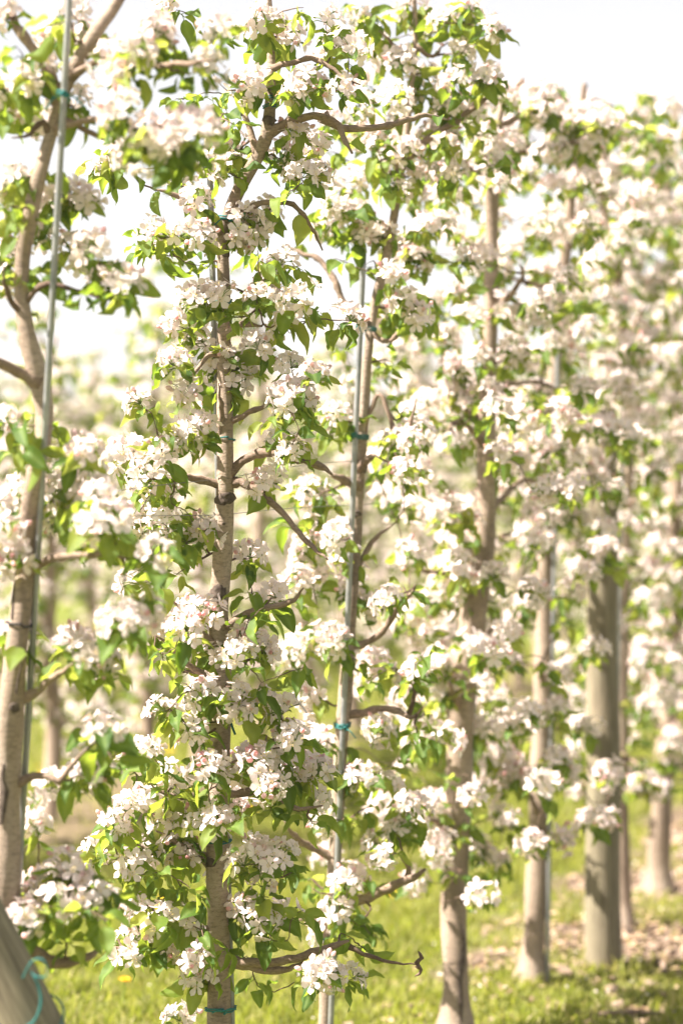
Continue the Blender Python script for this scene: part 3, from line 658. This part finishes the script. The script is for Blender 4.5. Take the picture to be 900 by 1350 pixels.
# ------------------------------------------------------------------ rows behind: four trees, copied
def lo_cluster(mbv, t, ax, r, size):
    fl = LAYOUT[r.randrange(8)][0]; Rm = frame_of(ax, r.uniform(0, 6))
    for d, l, v, sp in fl:
        dd = Rm @ d; flower(mbv, frame_of(dd, sp), t + dd * l * size, seed=40 + v, openness=.6, lo=True, size=1.15)
def back_tree(k):
    r = random.Random(300 + k); g = np.random.default_rng(300 + k)
    H = (2.7, 2.85, 2.5, 2.75)[k]
    tr = [np.array((0, 0, -.05))]; 
    for z in (.4, .9, 1.4, 1.9, H - .15): tr.append(np.array((r.uniform(-.06, .06), r.uniform(-.05, .05), z)))
    c = catmull(tr, .06); mb = MB(); tube(mb, c, np.linspace(.046, .010, len(c)), 8, 0, lump=.05)
    pts = []; mbr = mb
    for z in np.linspace(.4, H - .25, 18):
        b = c[np.argmin(np.abs(c[:, 2] - z))]; an = r.choice((0, math.pi)) + r.uniform(-.6, .6); L = r.uniform(.3, .6) * (1.1 - .25 * z)
        L = max(.2, L); e = b + np.array((math.cos(an) * L, math.sin(an) * L, r.uniform(0, .2)))
        q = catmull([b, (b + e) / 2 + np.array((0, 0, r.uniform(0, .06))), e], .06); tube(mb, q, np.linspace(.011, .004, len(q)), 5, 0); pts += list(q[1:])
    mbl = []; mbf = MB()
    pts = np.array(pts)
    for i in range(170):
        p = pts[r.randrange(len(pts))] + g.normal(0, .085, 3); p[2] = max(.3, p[2])
        ax = np.array((r.uniform(-.4, .4), r.uniform(-.4, .4), 1)); ax /= np.linalg.norm(ax)
        if r.random() < .93: lo_cluster(mbf, p, ax, r, 1.0)
        for q in range(5):
            an = r.uniform(0, 6.28); el = r.uniform(-1, .4); d = np.array((math.cos(an) * math.cos(el), math.sin(an) * math.cos(el), math.sin(el)))
            up = np.array((0, 0, 1.)) + g.normal(0, .5, 3); y = np.cross(up, d); y /= np.linalg.norm(y)
            mbl.append((np.stack([d, y, np.cross(d, y)], 1), p, r.uniform(.7, 1.2), r.randrange(3)))
    return mb.mesh('trunk', [M['bark']]), merged_leaves(mbl, LEAF_LO), mbf.mesh('blossom', [M['petal']])
BACK = [back_tree(k) for k in range(4)]
ROWNAME = {1: 'first', 2: 'second', 3: 'third', 4: 'fourth', 5: 'fifth', 6: 'sixth'}
rr = random.Random(5); yaw0 = math.atan2(ROW[1], ROW[0])
for row in range(1, 6):
    off = row * ROW_GAP; s = -4 + rr.uniform(0, .8)
    while s < 62:
        p = ROW0 + ROW * s + PERP * off
        u = p[0] / p[1] if p[1] > 1 else 9
        s_here = s; s += .874
        if p[1] < 6 or abs(u) > .155 + .5 / p[1] or p[1] > 18 + 9 * row: continue
        if row > 2 and rr.random() < .12 * (row - 2): continue
        k = rr.randrange(4); p = p + np.array((rr.uniform(-.06, .06), rr.uniform(-.06, .06), 0))
        root = link('apple_tree', None); root.location = p; root.empty_display_size = .2
        root.rotation_euler = (rr.uniform(-.02, .02), rr.uniform(-.02, .02), yaw0 + rr.choice((0, math.pi)) + rr.uniform(-.25, .25)); q = rr.uniform(.93, 1.06); root.scale = (q, q, q * rr.uniform(.95, 1.04))
        tag(root, f'blossoming apple tree in the {ROWNAME[row]} row behind the front row', 'tree', f'apple trees of the {ROWNAME[row]} row behind the front row')
        for nm, me in zip(('trunk', 'leaves', 'blossom'), BACK[k]): link(nm, me, root)
# far trees on the skyline
def far_tree(k):
    r = random.Random(700 + k); g = np.random.default_rng(700 + k); mb = MB()
    q = catmull([(0, 0, -.2), (.1, 0, 1.5), (.0, .1, 3.2)], .4); tube(mb, q, np.linspace(.22, .1, len(q)), 7)
    n = 2600; blobs = [(np.array((r.uniform(-1.6, 1.6), r.uniform(-1.4, 1.4), r.uniform(2.0, 4.8))), r.uniform(.6, 1.1)) for _ in range(11)]
    V = np.zeros((n * 4, 3))
    for i in range(n):
        c, rad = blobs[i % 11]; d = g.normal(0, 1, 3); d /= np.linalg.norm(d); p = c + d * rad * r.uniform(.5, 1.05)
        a, b = g.normal(0, .12, 3), g.normal(0, .12, 3); V[i * 4:i * 4 + 4] = p - a, p - b, p + a, p + b
    return mb.mesh('trunk', [M['bark']]), quad_mesh('crown', V, np.arange(n * 4).reshape(-1, 4), [M['far_leaf']], [('rnd', np.repeat(g.random(n), 4))])
FAR = [far_tree(k) for k in range(2)]
for i, (x, d, sc) in enumerate([(205, 85, 1.0), (150, 95, .85), (262, 92, .8), (330, 100, .95), (560, 110, 1.0), (90, 100, .9)]):
    p = P(x, HOR, d); root = link('broadleaf_tree', None); root.location = (p[0], d, 0); root.scale = (sc, sc, sc); root.rotation_euler = (0, 0, i * 1.3)
    tag(root, 'small dark green tree on the skyline beyond the orchard rows', 'tree', 'dark trees on the skyline')
    for nm, me in zip(('trunk', 'crown'), FAR[i % 2]): link(nm, me, root)

# ------------------------------------------------------------------ stakes, ties, posts, wires
def stake(label, a, b, depth, dia=.0155, to_ground=True):
    d0, d1 = depth if isinstance(depth, tuple) else (depth, depth)
    p0, p1 = P(*a, d0), P(*b, d1)                # top, bottom
    if to_ground:
        k = (p1[2] + .05) / (p0[2] - p1[2]); p1 = p1 + (p1 - p0) * k
    base = np.array((p1[0], p1[1], 0)); root = link('steel_stake', None); root.location = base
    tag(root, label, 'stake', 'steel stakes of the front row')
    mb = MB(); pts = catmull([p1 - base, (p0 + p1) / 2 - base + rng.normal(0, .003, 3), p0 - base], .05)
    tube(mb, pts, dia / 2, 14); link('tube', mb.mesh('tube', [M['steel']]), root)
    mb = MB(); d = (p0 - p1) / np.linalg.norm(p0 - p1); tube(mb, [p0 - base - d * .002, p0 - base + d * .008, p0 - base + d * .010], [dia * .54, dia * .54, dia * .3], 14)
    link('cap', mb.mesh('cap', [M['steel']]), root)
    def at(y):
        z = EYE - (y - HOR) * d0 / FPX; t = (z - p1[2]) / (p0[2] - p1[2]); return p1 + (p0 - p1) * t
    return at
sA = stake('steel stake leaning up beside the cracked trunk behind the brace post', (94, -40), (19, 1240), (4.36, 4.51), .0125)
sB = stake('steel stake tied with teal twine to the trunk with the bent leader', (276, 188), (306, 1350), 5.335, .0135)
sC = stake('bright steel stake beside the slender dark stubbed trunk', (479, 332), (436, 1350), 6.06, .0155)
sD = stake('steel stake behind the thick curving trunk with the dark split', (651, 330), (606, 1340), 7.08, .0155)
sE = stake('steel stake beside the flared straight trunk before the grey post', (735, 420), (720, 1310), 7.78, .0155)
sF = stake('thin steel stake standing just past the round grey post', (822, 480), (812, 1180), 8.6, .0155)

def tie(label, T, at, y, mat='twine', turns=2, tail=.05, name='twine_tie', r=.0017):
    t = T.trunk_at(y); z = t[2]; c1, r1 = t[:2], t[3] * 1.08 + r
    cs = [(np.array(c1), r1)]
    if at is not None:
        q = at(y); cs.append((q[:2], .0078 + r))
    pts = []
    n = 28
    for k in range(turns * n + 1):
        an = 2 * math.pi * k / n - 1.2; d = np.array((math.cos(an), math.sin(an)))
        c, rr_ = max(cs, key=lambda cr: cr[0].dot(d) + cr[1])
        rr2 = rr_ + .0006 * (k // n)
        pts.append(np.array((*(c + d * rr2), z + .0045 * k / n + .003 * math.sin(an * 1 + y))))
    base = pts[0].copy(); mb = MB(); P0 = np.array(pts) - base
    root = link(name, None); root.location = base; tag(root, label, 'tie' if mat == 'twine' else 'band')
    tube(mb, P0, r, 6); link('loop', mb.mesh('loop', [M[mat]]), root)
    if tail:
        kn = P0[0] + np.array((0, -.003, .003)); mb = MB()
        tube(mb, catmull([kn + np.array((-.005, 0, 0)), kn + np.array((0, -.005, .004)), kn + np.array((.006, -.001, 0)), kn + np.array((0, -.003, -.005))], .002), .0026, 6); link('knot', mb.mesh('knot', [M[mat]]), root)
        for sg in (-1, 1):
            e = kn + np.array((sg * tail * random.uniform(.5, 1), -.012, random.uniform(-.6, .35) * tail)); mb = MB()
            tube(mb, catmull([kn, (kn + e) / 2 + np.array((0, -.006, .006)), e], .006), r * .9, 6); link('tail', mb.mesh('tail', [M[mat]]), root)
tie('teal twine tie round the steel stake just above where a limb crosses it', A, sA, 131)
tie('black band round the pale trunk behind the brace post', A, None, 822, 'black', 1, 0, 'trunk_band', .0022)
tie('teal twine knot where the leader bends away from its stake', B, sB, 288, tail=.06)
tie('short teal tie on the upper trunk below the bent leader', B, sB, 403, turns=2, tail=0)
tie('teal tie on the trunk just above the two arching limbs', B, None, 581, turns=1, tail=0)
tie('dark band with teal tail on the trunk below dense blossom', B, None, 957, 'black', 1, 0, 'trunk_band', .0013)
tie('teal tie joining trunk and stake at the lowest blossom sprays', B, sB, 1113, turns=2, tail=0)
tie('teal twine knot at the foot of the stake below the lowest limb', B, sB, 1335, tail=.04)
tie('grey green tie round the upright leader above its fork', B, None, 146, turns=2, tail=0, r=.0013)
tie('grey green tie high on the upright leader', B, None, 126, turns=2, tail=0, r=.0013)
tie('teal tie near the top of the bright steel stake', Ct, sC, 437, turns=3, tail=0)
tie('flat teal tie on the bright stake above the stubs', Ct, sC, 581, turns=3, tail=0)
tie('teal twine tie on the bright stake low among blossom', Ct, sC, 962, turns=3, tail=.045)
tie('teal tie on the bright stake over the lowest forked limb', Ct, sC, 1240, turns=2, tail=.02)
# teal tail hanging at the band
root = link('twine_end', None); b0 = B.trunk_at(955); root.location = (b0[0] + .022, b0[1] - .02, b0[2])
tag(root, 'short loose teal twine end hanging beside the trunk band', 'twine'); mb = MB()
tube(mb, catmull([(0, 0, .012), (.003, -.002, -.005), (.010, -.002, -.024)], .004), .0028, 6); link('strand', mb.mesh('strand', [M['twine']]), root)

def post(name, label, p0, p1, r0, r1, cat='post'):
    base = np.asarray(p0, float); d = np.asarray(p1) - base; L = np.linalg.norm(d)
    root = link(name, None); root.location = base; tag(root, label, cat); root.rotation_mode = 'QUATERNION'
    root.rotation_quaternion = Vector(d).to_track_quat('Z', 'Y')
    n = 40; mb = MB(); pts = [(0.004 * math.sin(i * .5), 0.003 * math.cos(i * .4), L * i / n) for i in range(n + 1)]
    tube(mb, pts, np.linspace(r0, r1, n + 1), 26, lump=.012); link('shaft', mb.mesh('shaft', [M['wood']]), root)
    mb = MB(); tube(mb, [(0, 0, L - .002), (0, 0, L + .006), (0, 0, L + .012)], [r1 * .995, r1 * .96, r1 * .8], 26); link('cut_top', mb.mesh('cut_top', [M['wood']]), root)
    for k in range(5):                                              # drying checks down the shaft
        an = random.uniform(3.3, 6.1); z = random.uniform(.15, .75) * L; ln = random.uniform(.15, .4); V = []
        for i in range(9):
            zz = z + ln * i / 8; w = .004 * math.sin(math.pi * (i + .3) / 9); r_ = np.interp(zz, (0, L), (r0, r1)) * 1.022
            for q in (-1, 1):
                aa = an + q * w / r_ + .02 * math.sin(i); V.append((r_ * math.cos(aa), r_ * math.sin(aa), zz))
        mb = MB(); mb.add(V, [(2 * i, 2 * i + 1, 2 * i + 3, 2 * i + 2) for i in range(8)]); link('drying_crack', mb.mesh('drying_crack', [M['scar']]), root)
    return root
pb = P(795, 1275, 8.03); post('wooden_post', 'round weathered grey wooden post in the front row', (pb[0], pb[1], -.1), P(793, 543, 8.03), .0625, .047)
bb = P(316, 1905, 4.15); bt = P(-330, 620, 4.15)
post('brace_post', 'leaning weathered wooden brace post wrapped with teal twine', (bb[0], bb[1], -.05), bt, .064, .060, 'post')
# twine round the brace
ax = (bt - bb) / np.linalg.norm(bt - bb); c0 = P(10, 1300, 4.15); k = (c0 - bb).dot(ax); c0 = bb + ax * k; Fm = frame_of(ax)
root = link('twine_wrap', None); root.location = c0; tag(root, 'teal twine wrapped in loose loops round the leaning brace post', 'twine')
pts = []
for i in range(60):
    an = i / 60 * 2 * math.pi; pts.append(Fm @ np.array((math.cos(an) * .0665, math.sin(an) * .0665, -.10 + .03 * i / 60 + .03 * math.cos(an))))
mb = MB(); tube(mb, pts, .0022, 6); link('loop', mb.mesh('loop', [M['twine']]), root)
e = np.array(pts[-1]); q0 = P(41, 1268, 4.07) - c0
mb = MB(); tube(mb, catmull([P(30, 1290, 4.09) - c0, P(42, 1268, 4.07) - c0, P(55, 1264, 4.06) - c0, P(63, 1275, 4.06) - c0, P(60, 1288, 4.07) - c0, P(46, 1286, 4.075) - c0, P(41, 1280, 4.08) - c0], .006), .0015, 6); link('loose_loop', mb.mesh('loose_loop', [M['twine']]), root)
mb = MB(); tube(mb, catmull([P(46, 1286, 4.075) - c0, P(53, 1305, 4.08) - c0, P(54, 1325, 4.08) - c0, P(46, 1345, 4.08) - c0, P(30, 1358, 4.085) - c0], .006), .0024, 6); link('strand', mb.mesh('strand', [M['twine']]), root)

def wire(name, label, px, r, mat, cat, off=-.03, depth=None):
    pts = [P(x, y, (row_depth(x) if depth is None else depth) + off) for x, y in px]; base = pts[0]
    root = link(name, None); root.location = base; tag(root, label, cat); mb = MB()
    tube(mb, catmull([p - base for p in pts], .05), r, 6); link('strand', mb.mesh('strand', [M[mat]]), root); return root
wire('trellis_wire', 'upper trellis wire crossing the trunk below the arching limbs', [(-60, 664), (60, 657), (130, 651), (190, 642), (284, 632), (318, 627), (370, 617), (470, 607), (560, 604), (700, 603), (900, 605)], .0009, 'wire', 'wire', .035)
wire('trellis_wire', 'lower trellis wire hooked on the trunk below the pruning scar', [(-60, 684), (60, 683), (150, 681), (200, 680), (284, 679), (310, 677), (400, 669), (545, 662), (700, 655), (900, 645)], .0009, 'wire', 'wire', -.03)
w = wire('wire_clip', 'small wire hook twisted on the lower trellis wire at the trunk', [(274, 684), (279, 682), (284, 678), (281, 676)], .0012, 'wire', 'hook', 0, 5.262)
wire('drip_pipe', 'thin brown irrigation pipe running from the grey post along the row', [(800, 1034), (860, 1031), (900, 1030), (1000, 1008)], .006, 'pipe', 'pipe', -.06)

# ------------------------------------------------------------------ grass, litter, dandelions
n = 330000
yy = 6.2 + 16 * rng.random(n) ** 1.7; xx = (rng.random(n) * 2 - 1) * (.165 * yy + .9)
dens = .45 + .8 * vnoise(xx, yy, .22, 8) * (.5 + vnoise(xx, yy, 1.1, 9))
keep = rng.random(n) < np.clip(dens, .1, 1) * (1 - .93 * np.clip(soil_at(xx, yy) * 1.25, 0, 1)); xx, yy = xx[keep], yy[keep]; n = len(xx)
p_ = np.abs((perp_of(xx, yy) + ROW_GAP / 2) % ROW_GAP - ROW_GAP / 2)
hh = (.035 + .075 * vnoise(xx, yy, .18, 10) * (.6 + .6 * vnoise(xx, yy, .9, 11))) * rng.uniform(.6, 1.4, n) * np.where(p_ > .5, 1.0, .6); ww = rng.uniform(.0018, .0036, n) * (1 + yy / 18)
az = rng.uniform(0, 2 * np.pi, n); ln = rng.uniform(.15, 1.1, n); fa = rng.uniform(0, 2 * np.pi, n)
dx, dy = np.cos(az), np.sin(az); wx, wy = np.cos(fa) * ww, np.sin(fa) * ww; zz = height_at(xx, yy) - .004
V = np.zeros((n, 6, 3))
for j, (s, wf) in enumerate(((0, 1), (.55, .8), (1, .12))):
    off = ln * hh * s * s * .8; hz = hh * (s - .25 * ln * s * s)
    for q, sg in ((0, -1), (1, 1)):
        V[:, j * 2 + q, 0] = xx + dx * off + sg * wx * wf; V[:, j * 2 + q, 1] = yy + dy * off + sg * wy * wf; V[:, j * 2 + q, 2] = zz + hz
b0 = np.arange(n)[:, None] * 6
F = np.concatenate([b0 + [0, 1, 3, 2], b0 + [2, 3, 5, 4]])
tone = np.clip(rng.random(n) * .6 + .5 * vnoise(xx, yy, .6, 12) + .02 + .3 * (p_ < .6) * vnoise(xx, yy, .3, 14), 0, .99)
g = link('grass', quad_mesh('grass', V.reshape(-1, 3), F, [M['grass']], [('rnd', np.repeat(tone, 6))]))
tag(g, 'bright yellow green grass growing between the tree rows', 'grass', kind='stuff')

def clod_mesh(k):
    r = np.random.default_rng(50 + k); t = (1 + 5 ** .5) / 2
    V = np.array([(-1, t, 0), (1, t, 0), (-1, -t, 0), (1, -t, 0), (0, -1, t), (0, 1, t), (0, -1, -t), (0, 1, -t), (t, 0, -1), (t, 0, 1), (-t, 0, -1), (-t, 0, 1)]) / 1.9
    F = [(0, 11, 5), (0, 5, 1), (0, 1, 7), (0, 7, 10), (0, 10, 11), (1, 5, 9), (5, 11, 4), (11, 10, 2), (10, 7, 6), (7, 1, 8), (3, 9, 4), (3, 4, 2), (3, 2, 6), (3, 6, 8), (3, 8, 9), (4, 9, 5), (2, 4, 11), (6, 2, 10), (8, 6, 7), (9, 8, 1)]
    return V * r.uniform(.7, 1.3, (12, 1)) * (1, .85, .6), F
mb = MB(); mb2 = MB(); r = random.Random(8); cm = [clod_mesh(k) for k in range(4)]; cnt = 0
while cnt < 5200:
    s = r.uniform(1.4, 9); p = ROW0 + ROW * s + PERP * r.gauss(-.2, .4); 
    if r.random() > soil_at(p[0], p[1]): continue
    cnt += 1; z = float(height_at(p[0], p[1])); sz = .004 + .026 * r.random() ** 3
    if r.random() < .6:
        v, f = cm[r.randrange(4)]; mb.add(v * sz @ rotz(r.uniform(0, 6)).T + (p[0], p[1], z + sz * .2), f)
    else:
        a = r.uniform(.014, .036); v = np.array([(-a, 0, 0), (-a * .3, -a * .4, .006), (a * .7, -a * .3, .004), (a, 0, .002), (a * .4, a * .4, .008), (-a * .4, a * .4, .003)]) * (1, 1, r.uniform(.3, 2))
        mb2.add(v @ frame_of((r.uniform(-.4, .4), r.uniform(-.4, .4), 1), r.uniform(0, 6)).T + (p[0], p[1], z + .006), [(0, 1, 2, 5), (5, 2, 3, 4)])
o = link('gravel', mb.mesh('gravel', [M['clod']], smooth=False)); tag(o, 'crumbly brown soil clods scattered on bare earth under the trees', 'soil', kind='stuff')
o = link('leaf_litter', mb2.mesh('leaf_litter', [M['dead_leaf']])); tag(o, 'dry curled dead leaves lying on the bare soil strip', 'leaves', kind='stuff')

mb = MB()
for q in range(1000):
    k_ = r.choice((0, 0, 0, 1, 2)); p = ROW0 + ROW * r.uniform(.5, 12) + PERP * (k_ * ROW_GAP + r.gauss(0, .55)); a = r.uniform(.006, .011)
    v = np.array([(-a, 0, 0), (0, -a * .7, .002), (a, 0, .003), (0, a * .7, .002)])
    mb.add(v @ frame_of((r.uniform(-.6, .6), r.uniform(-.6, .6), 1), r.uniform(0, 6)).T + (p[0], p[1], float(height_at(p[0], p[1])) + r.uniform(.006, .05)), [(0, 1, 2, 3)], 0, .1)
o = link('fallen_petals', mb.mesh('fallen_petals', [M['petal']])); tag(o, 'pale fallen petals speckling the grass and soil', 'petals', kind='stuff')
mbh = MB(); mbs = MB()
for ring, (cnt, rad, el) in enumerate(((16, .019, .15), (13, .015, .55), (9, .009, 1.0))):
    for k in range(cnt):
        an = k * 6.283 / cnt + ring * .2; c, s_ = math.cos(an), math.sin(an); w = .0026
        e = np.array((c * rad * math.cos(el), s_ * rad * math.cos(el), rad * math.sin(el))); nrm = np.array((-s_, c, 0)) * w
        mbh.add([nrm * .4, -nrm * .4, e - nrm, e + nrm], [(0, 1, 2, 3)])
DH = mbh.mesh('head', [M['yellow']]); tube(mbs, catmull([(0, 0, -.11), (.006, .004, -.05), (0, 0, 0)], .02), .0018, 6); DS = mbs.mesh('stem', [M['stem']])
spots = [(165, 1338)] + [(r.uniform(20, 560), 1010 + 260 * r.random() ** 1.5) for _ in range(46)]
for i, (x, y) in enumerate(spots):
    d = EYE * FPX / (y - HOR); p = P(x, y, d)
    if soil_at(p[0], p[1]) > .3 and i: continue
    root = link('dandelion', None); root.location = (p[0], p[1], float(height_at(p[0], p[1])) + .1); root.rotation_euler = (r.uniform(-.3, .3), r.uniform(-.3, .3), r.uniform(0, 6))
    q = r.uniform(.9, 1.3); root.scale = (q,) * 3
    tag(root, 'yellow dandelion flowering in the alley grass', 'dandelion', 'dandelions in the alley grass'); link('head', DH, root); link('stem', DS, root)
for i, (x0, y0, x1, y1, lab) in enumerate([(866, 1271, 874, 1286, 'short pale stub of cut wood lying beside the grey post'), (770, 1346, 870, 1340, 'thin pale pruned stick lying flat on the bare soil'), (640, 1262, 690, 1270, 'dark pruned twig lying in grass by the flared trunk')]):
    d0, d1 = EYE * FPX / (y0 - HOR), EYE * FPX / (y1 - HOR); a, b = P(x0, y0, d0), P(x1, y1, d1)
    a[2] = float(height_at(a[0], a[1])) + .016; b[2] = float(height_at(b[0], b[1])) + .012
    root = link('pruned_stick', None); root.location = a; tag(root, lab.replace('right of', 'beside'), 'stick', 'pruned sticks on the ground'); mb = MB()
    rad = (.012, .008, .005)[i]; m_ = (a + b) / 2 + np.array((.01, .01, .006)); tube(mb, catmull([a - a, m_ - a, b - a], .02), np.linspace(rad, rad * .7, len(catmull([a - a, m_ - a, b - a], .02))), 8, lump=.08)
    link('wood', mb.mesh('wood', [M['limb']]), root)

# ------------------------------------------------------------------ sunlit air
mb = MB(); x0, x1, y0, y1, z0, z1 = -640, 640, -70, 1240, -1.2, 8
mb.add([(x0, y0, z0), (x1, y0, z0), (x1, y1, z0), (x0, y1, z0), (x0, y0, z1), (x1, y0, z1), (x1, y1, z1), (x0, y1, z1)],
       [(3, 2, 1, 0), (4, 5, 6, 7), (0, 1, 5, 4), (1, 2, 6, 5), (2, 3, 7, 6), (3, 0, 4, 7)])
hm = bpy.data.materials.new('haze'); hm.use_nodes = True; nt = hm.node_tree; nt.nodes.remove(nt.nodes['Principled BSDF'])
pv = nt.nodes.new('ShaderNodeVolumePrincipled'); pv.inputs['Color'].default_value = (.97, .93, .92, 1); pv.inputs['Density'].default_value = .0012; pv.inputs['Anisotropy'].default_value = .3
nt.links.new(pv.outputs[0], nt.nodes['Material Output'].inputs['Volume'])
o = link('haze', mb.mesh('haze', [hm], smooth=False)); tag(o, 'pale sunlit spring haze hanging between the orchard rows', 'haze', kind='stuff')
